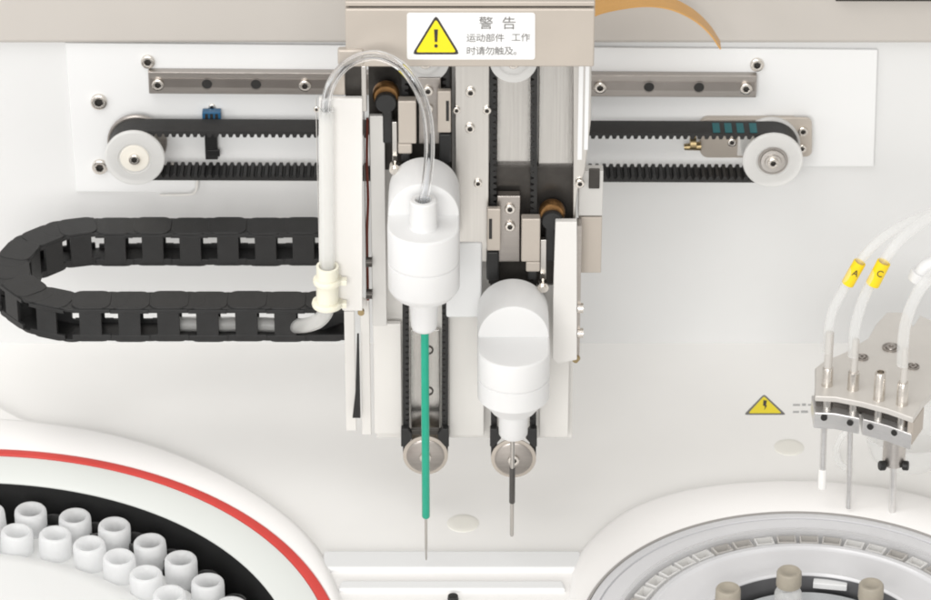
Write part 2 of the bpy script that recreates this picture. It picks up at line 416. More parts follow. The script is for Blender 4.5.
# dark trim on the housing edge
mb = MB(); mb.pbox(836, -8, 960, 1.6, -.2, .038); tag(mb.build('edge_trim', M['dark_steel'], None, W(880, 0, -.2), bev=.008), 'dark brown strip along the top edge of the beige housing', 'trim')

# ================================================================== CABLE CHAIN
YCB = -1.0
ZT = W(200, 217, YCB).z
YCF = G(200, 308, ZT).y
ZBm = W(200, 342, YCF).z
dep = abs(G(200, 217, ZT).y - G(200, 233, ZT).y)      # thickness of the chain in plan
HC = ZT - ZBm
Rm = (YCB - YCF) / 2 - dep / 2
yb, yf = YCB - dep / 2, YCF + dep / 2
xc = G(-4, 262, ZT).x + Rm + dep / 2
xe_b, xe_f = W(322, 240, yb).x, W(345, 320, yf).x
print('chain', ZT, YCF, ZBm, dep, HC, Rm, xc)
Llink = .352
path_len = (xe_b - xc) + PI * Rm + (xe_f - xc)
nl = int(round(path_len / Llink)); Llink = path_len / nl
def chain_at(s):
    a = xe_b - xc
    if s < a: return Vector((xe_b - s, yb, 0)), PI
    s -= a
    if s < PI * Rm:
        th = PI / 2 + s / Rm; c = Vector((xc, (yb + yf) / 2, 0))
        return c + Vector((Rm * math.cos(th), Rm * math.sin(th), 0)), th + PI / 2
    s -= PI * Rm
    return Vector((xc + s, yf, 0)), 2 * PI
cc = thing('cable_chain', 'black plastic cable chain lying in a U-turn below the left belt pulley', 'cable chain', (xc, (yb + yf) / 2, ZBm))
cc['label'] = 'black plastic cable chain bent in a U below the belt'
def link_mesh(front=True, name='link'):
    mb = MB(); L = Llink; D = dep; t = .03; hw = L * .27
    # local x along travel, +y is the inside of the bend, z up from 0..HC
    for z0, z1, dz in ((0, t, .005), (HC - t, HC, -.005)):    # side plates: plate and the rounded tongue of the next link
        o = []; c_ = .085
        for cx_, cy_, a0 in ((L * .5 - c_, -D / 2 + c_, -90), (L * .5 - c_, D / 2 - c_, 0), (-L * .5 + c_, D / 2 - c_, 90), (-L * .5 + c_, -D / 2 + c_, 180)):
            o += [(cx_ + c_ * math.cos(math.radians(a0 + 22.5 * q)), cy_ + c_ * math.sin(math.radians(a0 + 22.5 * q))) for q in range(5)]
        mb.prism_z(o, z0, z1)
        rr = D / 2 - .004
        if front: mb.prism_z([(L * .5 + rr * math.cos(2 * PI * j / 32), rr * math.sin(2 * PI * j / 32)) for j in range(32)], z0 + dz, z1 + dz)
    for s in (-1, 1):
        y0, y1 = (D / 2 - .03, D / 2 + .004) if s > 0 else (-D / 2 - .004, -D / 2 + .03)
        if s > 0 or front:
            mb.prism_y([(-hw - .01, t), (hw, t), (hw, HC - t), (-hw - .01, HC - t)], y0, y1)   # crossbars
        mb.box(-L * .5, L * .5, y0 + .004 * s, y1 - .004, t * .6, t + .045)
        mb.box(-L * .5, L * .5, y0 + .004 * s, y1 - .004, HC - t - .025, HC - t * .6)
    return mb.build(name, M['chain'], bev=.005)
lk = link_mesh()
for i in range(nl):
    o = lk if i == 0 else link_mesh(False) if i == nl - 1 else lk.copy()
    if 0 < i < nl - 1: COL.objects.link(o)
    p, a = chain_at((i + .5) * Llink)
    o.parent = cc; o.location = p + Vector((0, 0, ZBm)) - cc.location; o.rotation_euler = (0, 0, a)
    o.location.z += .003 * (-1) ** i
# end piece of the chain: sloped black foot
p0 = W(338, 300, yf)
mb = MB(); a, b = W(318, 338, YCF), W(345.5, 300, YCF); q = W(344.5, 331, YCF); q2 = W(318, 341, YCF)
mb.prism_y([(a.x, q2.z), (q.x, q.z), (b.x, W(345, 291, YCF).z), (a.x, W(318, 291, YCF).z)], yf + .0, yf + dep / 2 - .01)
mb.build('end_bracket', M['chain'], cc, bev=.01)

# ================================================================== GANTRY (carriage frame)
YM = -3.3
gf = thing('lifting_gantry', 'tall pale steel gantry hanging below the beige cover between the probes', 'gantry', W(470, 430, -3.1))
def part(name, m, rects, Y, d, parent=gf, bev=.008):
    mb = MB()
    for r in rects: mb.pbox(*r, Y, d)
    return mb.build(name, m, parent, bev=bev)
part('back_plate', M['pale_metal'], [(371, 30, 572, 438)], -3.0, .06)
part('lower_plate', M['pale_metal'], [(373, 324, 402, 434)], -3.14, .06)
part('lower_plate', M['pale_metal'], [(449, 317, 484, 436)], -3.16, .06)
part('lower_plate', M['pale_metal'], [(541, 285, 568, 437)], -3.14, .06)
cl = part('centre_plate', M['steel_v'], [(455, 30, 488.5, 262)], YM, .05)
for x, y, r in ((470.5, 92, 5), (470, 128, 5), (487, 110, 4.2), (478, 183, 4.2), (456.5, 110, 3.8)): screw(cl, x, y, YM - .001, r)
part('cast_bracket', M['panel'], [(446, 243, 482, 318)], YM - .02, .08, bev=.02)
part('belt_channel', M['steel_d'], [(410, 330, 440, 440)], -3.08, .04)
for y in (350, 391):
    p = W(428.5, y, -3.081); mb = MB(); k = K(p); mb.lathe([(5 * k, .01), (5 * k, -.008), (3.6 * k, -.008), (3.4 * k, .004)], p, (0, 1, 0), 24, False, True); mb.build('bolt', M['dark_steel'], gf)
part('upright_plate', M['steel_d'], [(497, 30, 532, 200)], -3.1, .05)
part('upright_plate', M['steel_d'], [(539.5, 30, 572.5, 180)], -3.12, .05)
part('shade_mechanism_block', M['dark_steel'], [(368, 50, 452, 170)], -3.09, .06)  # cavity shadows and black mechanism put into one dark block
part('shade_mechanism_block', M['dark_steel'], [(489, 166, 573, 284)], -3.15, .06)  # dark colour for shade and black parts above the lower probe
# bright outer edge on one side
pts = [W(573, 30, -3.36), W(592, 30, -3.36), W(591, 120, -3.36), W(585, 172, -3.36), W(578, 190, -3.36), W(573, 225, -3.36)]
mb = MB(); mb.prism_y([(p.x, p.z) for p in pts], -3.36, -3.30); mb.build('side_cheek', M['steel_v'], gf, bev=.01)
mb = MB(); mb.pbox(579.5, 30, 582, 160, -3.375, .02); mb.pbox(586, 30, 588, 150, -3.375, .02); mb.build('cheek_rib', M['panel'], gf, bev=.004)
screw(gf, 580, 183, -3.37, 4.6)
part('side_bracket', M['beige_metal'], [(579, 217, 601, 273)], -3.22, .12)
part('side_bracket', M['grey_sheet'], [(579, 171, 602.5, 216)], -3.24, .12)
part('bracket_pad', M['dark_steel'], [(589, 169, 599.5, 189)], -3.262, .02)
# black strip drawn for the shaded gap between plates at left
mb = MB(); p = [W(357, 335, -3.2), W(359, 335, -3.2), W(360.5, 418, -3.2), W(352.5, 418, -3.2), W(355.5, 392, -3.2)]
mb.prism_y([(q.x, q.z) for q in p], -3.2, -3.17); mb.build('gap_shade_strip', M['black'], gf)
part('lower_plate', M['pale_metal'], [(344, 312, 356.5, 431)], -3.1, .05)
part('lower_plate', M['pale_metal'], [(360, 300, 371.3, 435)], -3.12, .05)

# guards
gl = thing('guard_plate', 'tall white guard plate behind the milky tube beside the clear tube arch', 'guard plate', W(340, 310, -3.4))
mb = MB(); o = [W(319, 98.5, -3.42), W(362.5, 98.5, -3.42), W(362.5, 311, -3.42), W(343, 311, -3.42), W(336, 300, -3.42), W(319, 300, -3.42)]
mb.prism_y([(p.x, p.z) for p in o], -3.42, -3.37); mb.build('face_sheet', M['cover'], gl, bev=.008)
mb = MB(); mb.pbox(363, 99, 366.5, 306, -3.36, .2); mb.build('flange', M['rail'], gl, bev=.004)
mb = MB(); mb.pbox(316, 100, 320, 298, -3.36, .1); mb.build('lip', M['pale_metal'], gl, bev=.004)
for y in (262, 294):
    mb = MB(); p = W(366, y, -3.37); mb.cyl(p, p + Vector((.055, 0, 0)), .045); mb.build('screw', M['dark_steel'], gl)
screw(gl, 316.5, 109, -3.36, 3)
mb = MB(); p = W(361, 313, -3.4); mb.cyl(p, p + Vector((0, .04, 0)), .03); mb.build('stud', M['brass'], gl)
g2 = thing('guard_plate', 'narrow pale grey guard strip beside the raised probe head with boss', 'guard plate', W(379, 300, -3.3))
mb = MB(); mb.pbox(369.5, 116, 387, 326, -3.32, .05); mb.build('face_sheet', M['grey_sheet'], g2, bev=.008)
g3 = thing('guard_plate', 'white guard strip with side screws beside the lower probe head', 'guard plate', W(565, 360, -3.4))
mb = MB(); mb.prism_y([(p.x, p.z) for p in (W(555.5, 222, -3.45), W(577, 222, -3.45), W(577, 360, -3.45), W(557, 364, -3.45), W(552.5, 359, -3.45), W(553, 300, -3.45))], -3.45, -3.38); mb.build('face_sheet', M['cover'], g3, bev=.008)
mb = MB(); mb.pbox(577.3, 226, 579.5, 356, -3.4, .15); mb.build('flange', M['rail'], g3)
for y in (308, 333):
    mb = MB(); p = W(577.5, y, -3.41); mb.cyl(p, p + Vector((.05, 0, 0)), .045); mb.build('screw', M['chrome'], g3)
mb = MB(); p = W(575, 360, -3.43); mb.cyl(p, p + Vector((.02, .04, 0)), .032); mb.build('stud', M['brass'], g3)
# grey bracket behind the clear arch
bb = thing('tube_bracket', 'small grey steel bracket behind the clear tube arch at the cover corner', 'bracket', W(350, 95, -3.3))
mb = MB(); mb.pbox(337.5, 50, 364, 66, -3.64, .08); mb.build('top_plate', M['beige_metal'], bb, bev=.02)
mb = MB(); mb.pbox(345, 64, 362, 96, -3.3, .08); mb.build('web', M['dark_steel'], bb)
mb = MB(); mb.pbox(332, 74, 345, 95, -3.36, .08); mb.build('block', M['beige_metal'], bb, bev=.006)
mb = MB(); mb.pbox(361, 66, 367, 112, -3.38, .06); mb.build('post', M['steel_v'], bb, bev=.01)

mb = MB(); mb.tube(catmull([W(367.5, 118, -3.18), W(366.8, 160, -3.2), W(368, 200, -3.19), W(367, 236, -3.2), W(368, 300, -3.18)], 8), .012, 8)
tag(mb.build('lead_wire', mat('red_wire', (.20, .05, .035), .4), None, W(367, 200, -3.2)), 'thin dark red wire running down beside the cream guard plate edge', 'wire')
# vertical drive belts and pulleys
def vbelt(cx, top, bot, R, label, plabel, tlabel):
    a, b = W(cx, top, -3.22), W(cx, bot, -3.22); k = K(b)
    t = MB(); belt(t, (b.x, b.z), (a.x, a.z), R * k, -3.26, -3.175, .028, .03, .06)
    o = t.build('drive_belt', M['rubber'], None, b, ang=25); tag(o, label, 'belt', 'upright drive belts')
    for c, lb, nm in ((b, plabel, 0), (a, tlabel, 1)):
        p = thing('drive_pulley', lb, 'pulley', (c.x, -3.22, c.z), 'flanged pulleys of the upright drive belts')
        oo = Vector((c.x, 0, c.z)); r = R * k * (1.0 if nm == 0 else 1.0)
        mb = MB(); mb.lathe([(.0005, -3.285), (r * .9, -3.285), (r, -3.28), (r, -3.268), (r * .7, -3.263)], oo, (0, 1, 0), 40); mb.build('flange', M['beige_metal'] if nm == 0 else M['flange'], p)
        mb = MB(); mb.lathe([(R * k - .06, -3.26), (R * k - .06, -3.17)], oo, (0, 1, 0), 32); mb.build('drum', M['chrome'], p)
        mb = MB(); mb.lathe([(.0005, -3.30), (r * (.74 if nm == 0 else .5), -3.30), (r * (.84 if nm == 0 else .58), -3.29), (r * (.84 if nm == 0 else .58), -3.284)], oo, (0, 1, 0), 32); mb.build('hub', M['rail'] if nm == 0 else M['flange'], p)
        s = screw(p, 0, 0, 0, 1); s.location = Vector((0, -3.30 + 3.22, 0)); s.scale = (r * .26,) * 3
vbelt(425.5, 58, 452, 22.5, 'black upright drive belt behind the green needle', 'pulley behind the green needle at the foot of its drive belt', 'white pulley peeping under the beige cover behind the clear tube')
vbelt(513.5, 58, 455, 22.5, 'black upright drive belt behind the lower probe head', 'pulley behind the nozzle of the lower probe head at the foot of its belt', 'white pulley peeping under the beige cover below the warning text')

for x, sg in ((404, 1), (446, -1), (493, 1), (534, -1)):
    q = [W(x + sg * dx, y, -3.34) for dx, y in ((-3, 429), (4, 429), (8, 434), (8, 439), (1, 447), (-3, 447))]
    mb = MB(); mb.prism_y([(p.x, p.z) for p in q], -3.34, -3.27); mb.build('belt_guide', M['black'], gf, bev=.008)
part('cross_bar', M['dark_steel'], [(411, 430, 440, 435)], -3.30, .05)
# hood
hd = thing('carriage_cover', 'beige steel cover over the carriage bearing the white warning label', 'cover', W(470, 67, -3.6))
a, b = W(345, 9, -3.62), W(594, 67, -3.62)
mb = MB(); mb.box(a.x, b.x, -3.62, -3.56, b.z, a.z); mb.build('front_sheet', M['beige_metal'], hd, bev=.015, seg=3)
mb = MB(); mb.box(a.x, b.x, -3.60, -2.2, a.z + .012, a.z + .06); mb.build('top_sheet', M['beige_metal'], hd, bev=.012)
mb = MB(); mb.box(a.x, a.x + .04, -3.555, -2.6, b.z + .12, a.z); mb.box(b.x - .04, b.x, -3.555, -2.6, b.z + .12, a.z); mb.build('side_sheet', M['beige_metal'], hd)
mb = MB(); mb.box(a.x + .03, b.x - .03, -3.59, -3.5, a.z - .005, a.z + .014); mb.build('seam', M['dark_steel'], hd)

# warning label on the hood
YS = -3.628
wl = thing('warning_label', 'white warning label with yellow triangle and Chinese text on the beige cover', 'label', W(470, 36, YS))
mb = MB(); mb.prism_y(rounded(407, 13, 535, 59.5, 2.5, YS), YS, YS + .007); mb.build('backing', M['sticker'], wl)
def tri_sheet(pts, Y0, Y1): 
    m_ = MB(); m_.prism_y([(W(x, y, Y0).x, W(x, y, Y0).z) for x, y in pts], Y0, Y1); return m_
def round_tri(ax, ay, bx, by, cx, cy, r):
    out = []; V = [Vector((ax, ay)), Vector((bx, by)), Vector((cx, cy))]
    for i in range(3):
        p, q, s = V[i], V[i - 1], V[(i + 1) % 3]; d0, d1 = (q - p).normalized(), (s - p).normalized()
        for t in (0, .5, 1):
            u = p + d0 * r * (1 - t) ** 2 + d1 * r * t ** 2; out.append((u.x, u.y))
    return out
tri_sheet(round_tri(436, 15, 412, 54.5, 460, 54.5, 4), YS - .004, YS - .0005).build('triangle_border', M['ink'], wl)
tri_sheet(round_tri(436, 19.3, 415.8, 52.3, 456.2, 52.3, 2.5), YS - .008, YS - .0045).build('triangle', M['yellow'], wl)
mk = tri_sheet([(434, 29.5), (438, 29.5), (437.3, 42), (434.7, 42)], YS - .0115, YS - .0085)
mk.prism_y([(W(436 + 1.8 * math.cos(t * PI / 6), 46 - 1.8 * math.sin(t * PI / 6), YS - .0115).x, W(436 + 1.8 * math.cos(t * PI / 6), 46 - 1.8 * math.sin(t * PI / 6), YS - .0115).z) for t in range(12)], YS - .0115, YS - .0085)
mk.build('exclamation_mark', M['ink'], wl)
text('警', 486, 24, YS - .003, 13, M['grey_ink'], wl); text('告', 509, 24, YS - .003, 13, M['grey_ink'], wl)
for i, ch in enumerate('运动部件'): text(ch, 471 + i * 9.6, 38.5, YS - .003, 8.6, M['grey_ink'], wl)
for i, ch in enumerate('工作'): text(ch, 516 + i * 9.6, 38, YS - .003, 8.6, M['grey_ink'], wl)
for i, ch in enumerate('时请勿触及。'): text(ch, 471 + i * 9.4, 51.5, YS - .003, 8.6, M['grey_ink'], wl)

# ------------------------------------------------------------------ z carriages + probe heads
def z_carriage(mx, dy, label):
    """mx: maps the photo column of the lower carriage to this one"""
    def R_(x0, y0, x1, y1):
        u, v = mx(x0), mx(x1); return (min(u, v), y0 + dy, max(u, v), y1 + dy)
    t = thing('slide_carriage', label, 'carriage', W(mx(515), 250 + dy, -3.3), 'slide carriages on the upright rails')
    mb = MB(); mb.pbox(*R_(497, 196, 520, 262), -3.3, .1); b = mb.build('screw_block', M['rail'], t, bev=.01)  # darker steel colour stands in for shade inside the cavity
    screw(b, mx(510), 208.5 + dy, -3.301, 5.2); screw(b, mx(510), 226 + dy, -3.301, 5.2)
    mb = MB(); r = R_(487, 209, 500.5, 251); mb.pbox(*r, -3.4, .06); mb.build('slotted_tab', M['beige_metal'], t, bev=.012)  # darker sheet colour in place of the cavity's shade
    mb = MB(); mb.pbox(*R_(489, 219, 492, 239), -3.404, .01); mb.build('slot', M['hole'], t)
    mb = MB(); mb.pbox(*R_(521.5, 219, 540, 262), -3.42, .1); mb.pbox(*R_(526, 262, 540, 272), -3.41, .08); mb.build('bearing_block', M['beige_metal'], t, bev=.012)  # cavity shade put into the darker block colour
    mb = MB(); mb.pbox(*R_(540.5, 240, 546, 290), -3.37, .06); mb.build('spring_strip', M['steel_v'], t, bev=.006)
    mb = MB(); p = W(mx(552), 213 + dy, -3.3)
    mb.lathe([(.0005, -.04), (.10, -.04), (.115, -.02), (.115, .05)], p, (0, 1, 0), 32)
    mb.build('winding', M['copper'], t)
    mb = MB(); mb.lathe([(.0005, -.09), (.085, -.09), (.095, -.07), (.095, .02)], p + Vector((0, 0, -.04)), (0, 1, 0), 32); mb.build('motor_cap', M['black'], t)
    mb = MB(); mb.pbox(*R_(545, 220, 556, 262), -3.33, .1); mb.build('motor_body', M['black'], t, bev=.02)
    mb = MB(); p = W(mx(543), 288 + dy, -3.5); mb.cyl(p, p + Vector((0, .08, 0)), .05); mb.cyl(p + Vector((0, -.03, 0)), p, .03); mb.build('stud', M['chrome'], t)
    mb = MB(); mb.pbox(*R_(486.5, 252, 499, 281), -3.36, .1); mb.build('buffer', M['black'], t, bev=.02)
    mb = MB(); mb.pbox(*R_(528, 271, 537, 280), -3.40, .08); mb.build('foot', M['black'], t, bev=.015)
    return t
z_carriage(lambda x: x, 0, 'slide carriage with two screws just above the lower probe head')
z_carriage(lambda x: 938 - x, -118, 'slide carriage behind the clear tube above the raised probe head')

YA = -4.15
def probe_head(name, label, cx, ledge, bottom, tall):
    ax = W(cx, ledge, YA); k = K(ax); r = 36.2 * k; zl = ax.z
    zb = W(cx, bottom, YA - r * .9).z
    t = thing('sampling_probe', label, 'probe', (ax.x, YA, zb), 'white sampling probes')
    yback = -3.46; yarch = YA + .20
    def plan(ins):
        R = r - ins; pts = [(ax.x + R, yback + 0 * ins), (ax.x - R, yback)]
        n = 32; pts = [(ax.x + R, yback)] + [(ax.x + R * math.cos(-PI * i / n), YA + R * math.sin(-PI * i / n)) for i in range(n + 1)] + [(ax.x - R, yback)]
        return pts
    gz = zb + (zl - zb) * (.50 if tall else .55)
    lv = [(zb, .05), (zb + .025, .03), (zb + .06, .006), (zb + .075, 0), (gz - .014, 0), (gz - .007, .012), (gz + .004, .012), (gz + .011, 0), (zl - .022, 0), (zl - .008, .005), (zl, .016)]
    if not tall: lv = [(zb - .02, .12), (zb + .03, .085), (zb + .11, .012), (zb + .125, 0)] + lv[4:]
    mb = MB(); mb.grid([[(x, y, z) for x, y in plan(i)] for z, i in lv]); mb.build('body', M['white'], t, ang=32)
    # arched block at the back of the ledge
    n = 36; R = r - .004; hh = 31 * k / math.cos(PITCH)
    rings = []
    for y, i in ((yarch + .012, 0), (yarch, .012)):
        pass
    def arch(y, ins): return [(ax.x + (R - ins) * math.cos(PI * j / n), y, zl - .002 + (hh - ins) * math.sin(PI * j / n)) for j in range(n + 1)]
    mb = MB(); mb.grid([arch(yback, 0), arch(yarch + .014, 0), arch(yarch + .004, .004), arch(yarch, .014)])
    mb.build('arched_block', M['white'], t, ang=32)
    return t, ax, r, zl, zb, k
t1, ax1, r1, zl1, zb1, k1 = probe_head('p', 'raised white sampling probe with a boss, clear tube and long green needle', 423.5, 226.5, 309, True)
# boss with bore
zt = W(423.5, 199.5, YA).z; rb = 13.8 * k1
mb = MB(); mb.lathe([(rb + .012, zl1 - .004), (rb + .004, zl1 + .012), (rb, zl1 + .03), (rb, zt - .012), (rb - .01, zt), (rb * .62, zt), (rb * .55, zt - .015), (rb * .55, zt - .14)], (ax1.x, YA, 0), (0, 0, 1), 40, False, True)
mb.build('boss', M['white'], t1)
zn = W(424, 335, YA - .1).z
mb = MB(); mb.lathe([(rb + .03, zb1 + .01), (rb + .012, zb1 - .02), (rb - .004, zn + .04), (rb - .014, zn + .012), (rb - .03, zn)], (ax1.x, YA, 0), (0, 0, 1), 36, True, True); mb.build('nozzle', M['white'], t1)
zs, ztip = W(424, 518, YA).z, W(424.5, 560, YA).z
print('tip1 z', ztip)
gx = 4.2 * k1
mb = MB(); mb.lathe([(gx, zn + .02), (gx, zs + .02), (gx * .8, zs + .006), (gx * .5, zs)], (ax1.x + .005, YA, 0), (0, 0, 1), 20, True, True); mb.build('green_sleeve', M['green'], t1)
mb = MB(); mb.lathe([(1.5 * k1, zs + .03), (1.4 * k1, ztip + .12), (1.0 * k1, ztip + .1), (1.0 * k1, ztip + .02), (.6 * k1, ztip)], (ax1.x + .005, YA, 0), (0, 0, 1), 14, True, True); mb.build('needle', M['needle'], t1)
t2, ax2, r2, zl2, zb2, k2 = probe_head('p', 'lower white sampling probe with a plain domed block and short dark needle', 513.8, 349, 424, False)
zn2 = W(513, 441, YA - .1).z; rn = 15 * k2
mb = MB(); mb.lathe([(rn + .07, zb2 + .02), (rn + .03, zb2 - .03), (rn, zb2 - .06), (rn - .004, zn2 + .02), (rn - .02, zn2)], (ax2.x, YA, 0), (0, 0, 1), 36, True, True); mb.build('nozzle', M['white'], t2)
z3, z4, z5 = W(513, 468, YA).z, W(513, 503, YA).z, W(513, 536, YA).z
mb = MB(); mb.lathe([(2.5 * k2, zn2 + .02), (2.3 * k2, z3 + .02), (2.6 * k2, z3)], (ax2.x - .005, YA, 0), (0, 0, 1), 16, True, True); mb.build('needle_shank', M['needle'], t2)
mb = MB(); mb.lathe([(3.0 * k2, z3 + .005), (3.0 * k2, z4 + .01), (2.4 * k2, z4)], (ax2.x - .005, YA, 0), (0, 0, 1), 16, True, True); mb.build('dark_sleeve', M['dark_needle'], t2)
mb = MB(); mb.lathe([(2.0 * k2, z4 + .01), (2.0 * k2, z5 + .015), (1.4 * k2, z5)], (ax2.x - .005, YA, 0), (0, 0, 1), 16, True, True); mb.build('needle', M['needle'], t2)

# ------------------------------------------------------------------ tubing at the left guard
YT = -3.50
pts = [W(165, 324, yf), W(220, 324, yf), W(265, 324.5, yf - .01), W(295, 326, yf - .1), W(314, 323, -3.2), W(324, 315, -3.38), W(327.5, 304, -3.46), W(327.5, 285, YT), W(327, 240, YT), W(326.5, 180, YT), W(326.5, 110, YT)]
mb = MB(); mb.tube(catmull(pts, 9), .068, 16, .05); tag(mb.build('milky_tube', M['milky'], None, W(327, 250, YT)), 'milky tube rising from the cable chain up the white guard plate', 'tube')
pts = [W(325.5, 116, -3.46), W(326.5, 100, -3.5), W(332, 82, -3.62), W(345, 66, -3.75), W(364, 56.5, -3.85), W(384, 57, -3.93), W(404, 69, -4.0), W(419, 91, -4.06), W(427.5, 118, -4.1), W(429.5, 150, -4.14), W(427, 180, -4.15), Vector((ax1.x, YA, zt - .03)), Vector((ax1.x, YA, zt - .1))]
mb = MB(); mb.tube(catmull(pts, 10), .044, 18, .022); tag(mb.build('clear_tube', M['clear'], None, W(380, 60, -3.9)), 'clear tube arching from the guard plate down into the white boss', 'tube')
for y, r, lb in ((268, .086, 'upper'), (303, .1, 'lower')):
    pass
sv = thing('tube_coupling', 'cream plastic coupling sleeve on the milky tube with two collars', 'coupling', W(327.5, 290, YT))
c0, c1 = W(327.5, 304, -3.47), W(327.5, 266, YT)
mb = MB(); mb.tube([c0, c0.lerp(c1, .5), c1], .1, 20, .078); mb.build('sleeve', M['cream'], sv)
for f_, w_ in ((.02, .135), (.62, .125)):
    q = c0.lerp(c1, f_); mb = MB(); d = (c1 - c0).normalized(); mb.lathe([(.095, -.028), (w_, -.024), (w_ + .006, 0), (w_, .024), (.095, .028)], q, d, 24); 
    mb.box(q.x + .1, q.x + .17, q.y - .05, q.y + .02, q.z - .025, q.z + .025); mb.build('collar', M['cream'], sv, ang=45)

# ================================================================== LEFT CAROUSEL
def disk_ring(c, prof, seg=160): 
    m_ = MB(); m_.lathe(prof, (c.x, c.y, 0), (0, 0, 1), seg); return m_
kr = K(LC)
rw = .098
ls = thing('sample_carousel', 'large round sample carousel with red gasket and black well', 'carousel', (LC.x, LC.y, -.9))
def rim_ring(c, f, r_in, seg=200):
    m_ = MB(); rings = []
    lev = [('o', .05, -.003), ('o', .025, .02), ('o', 0, ZR - .03), ('o', -.03, ZR - .006), ('o', -.06, ZR), ('i', .012, ZR), ('i', .004, ZR - .01), ('i', .002, ZR - .05)]
    for kd, dr, z in lev:
        rg = []
        for i in range(seg):
            an = -PI + 2 * PI * (i + .5) / seg; ro = max(f(an), r_in + .1)
            rr = max(ro + dr, r_in + .02) if kd == 'o' else r_in + dr
            rg.append((c.x + rr * math.cos(an), c.y + rr * math.sin(an), z))
        rings.append(rg)
    return m_.grid(rings, True, False, False)
rim_ring(LC, LRIM, LR).build('rim', M['rim'], ls, ang=60)
disk_ring(LC, [(LR + .001, ZR - .06), (LR, ZR - .008), (LR - .006, ZR + .006), (LR - rw + .012, ZR + .006), (LR - rw, ZR - .004), (LR - rw, ZR - .05)]).build('gasket', M['red'], ls, ang=40)
disk_ring(LC, [(LR - rw - .002, ZR - .05), (LR - rw - .004, ZR - .012), (LR - rw - .03, ZR - .015), (LBLK + .015, .012), (LBLK, 0), (LBLK, -.012)]).build('inner_ring', M['pale_ring'], ls, ang=50)
disk_ring(LC, [(LBLK + .001, -.006), (LBLK - .004, -1.0), (.001, -1.0)]).build('well', M['well'], ls, ang=40)
# side housing swelling out of the rim
kz = ZR - .01
o = [G(x, y, kz) for x, y in ((-60, 372), (-28, 390), (0, 405), (22, 417), (45, 425), (75, 429), (110, 434), (110, 452), (70, 452), (45, 449), (28, 443), (0, 431), (-30, 414), (-60, 398))]
mb = MB(); mb.prism_z([(p.x, p.y) for p in o], -.004, kz); tag(mb.build('deck_ridge', M['rim'], None, G(0, 415, 0), bev=.07, seg=5), 'raised white moulded ridge running off behind the red-rimmed carousel', 'ridge')
# rotor
outer = [(-12, 511), (30, 509), (74, 515.5), (114, 525.5), (150, 540), (180, 558.5), (207, 581), (231, 606)]
inner = [(-20, 531), (17.5, 530.5), (55, 534.5), (89, 545), (119.5, 557), (146, 574), (169, 594), (189, 617)]
ZC = -.02
ra = np.mean([(G(x, y, ZC) - LC).xy.length for x, y in outer]); ri = np.mean([(G(x, y, ZC) - LC).xy.length for x, y in inner])
print('rows', [(round((G(x, y, ZC) - LC).xy.length, 2)) for x, y in outer + inner])
rt = thing('rotor_tray', 'white round tray holding the sample cups inside the black well', 'tray', (LC.x, LC.y, -.7))
disk_ring(LC, [(ra - .03, -.75), (ra - .03, -.29), (ra - .06, -.26), (ri + .02, -.25), (ri - .1, -.235), (ri - .2, -.15), (ri - .36, -.12), (.001, -.11)]).build('disc', M['rotor'], rt, ang=50)
disk_ring(LC, [(ra + .10, -.78), (ra + .10, -.56), (ra - .06, -.55), (ra - .06, -.75)]).build('step', M['well'], rt)
def cup_mesh(r, h):
    mb = MB(); mb.lathe([(.0005, -h), (r * .7, -h), (r * .86, -h + .03), (r * .88, -.27), (r * .97, -.24), (r, -.225), (r, -.05), (r * .975, -.016), (r * .9, 0), (r * .8, .002), (r * .7, -.012), (r * .64, -.04), (r * .6, -h * .3), (.0005, -h * .34)], (0, 0, 0), (0, 0, 1), 32)
    o = mb.build('sample_cup', M['cup'], ang=50); return o
proto = cup_mesh(16.4 * K(G(100, 540, ZC)), .5)
words = ['first', 'second', 'third', 'fourth', 'fifth', 'sixth', 'seventh', 'eighth']
first = True
for row, name in ((outer, 'outer'), (inner, 'inner')):
    for i, (x, y) in enumerate(row):
        p = G(x, y, ZC); o = proto if first else proto.copy()
        if not first: COL.objects.link(o)
        first = False
        o.location = p + Vector((random.uniform(-.008, .008), random.uniform(-.008, .008), random.uniform(-.012, .012)))
        o.rotation_euler = (random.uniform(-.05, .05), random.uniform(-.05, .05), random.uniform(0, 6))
        tag(o, f'{words[i]} frosted sample cup from the left in the {name} row of the red-rimmed carousel', 'sample cup', 'frosted sample cups in the red-rimmed carousel')
# smoked tube sockets beyond the outer row
pm = MB(); rr_ = 13 * kr
pm.lathe([(rr_, -.6), (rr_, -.06), (rr_ * .96, -.04), (rr_ * .8, -.04), (rr_ * .74, -.06), (rr_ * .7, -.3)], (0, 0, 0), (0, 0, 1), 28)
so = pm.build('socket', M['smoked'], ang=50); fs = True
for x, y in ((133, 530), (170, 547), (206, 568), (234, 592), (258, 618), (94, 520), (52, 512)):
    o = so if fs else so.copy()
    if not fs: COL.objects.link(o)
    fs = False; p = G(x, y, -.1); o.parent = rt; o.location = p - rt.location; o.location.z = p.z - rt.location.z - .05

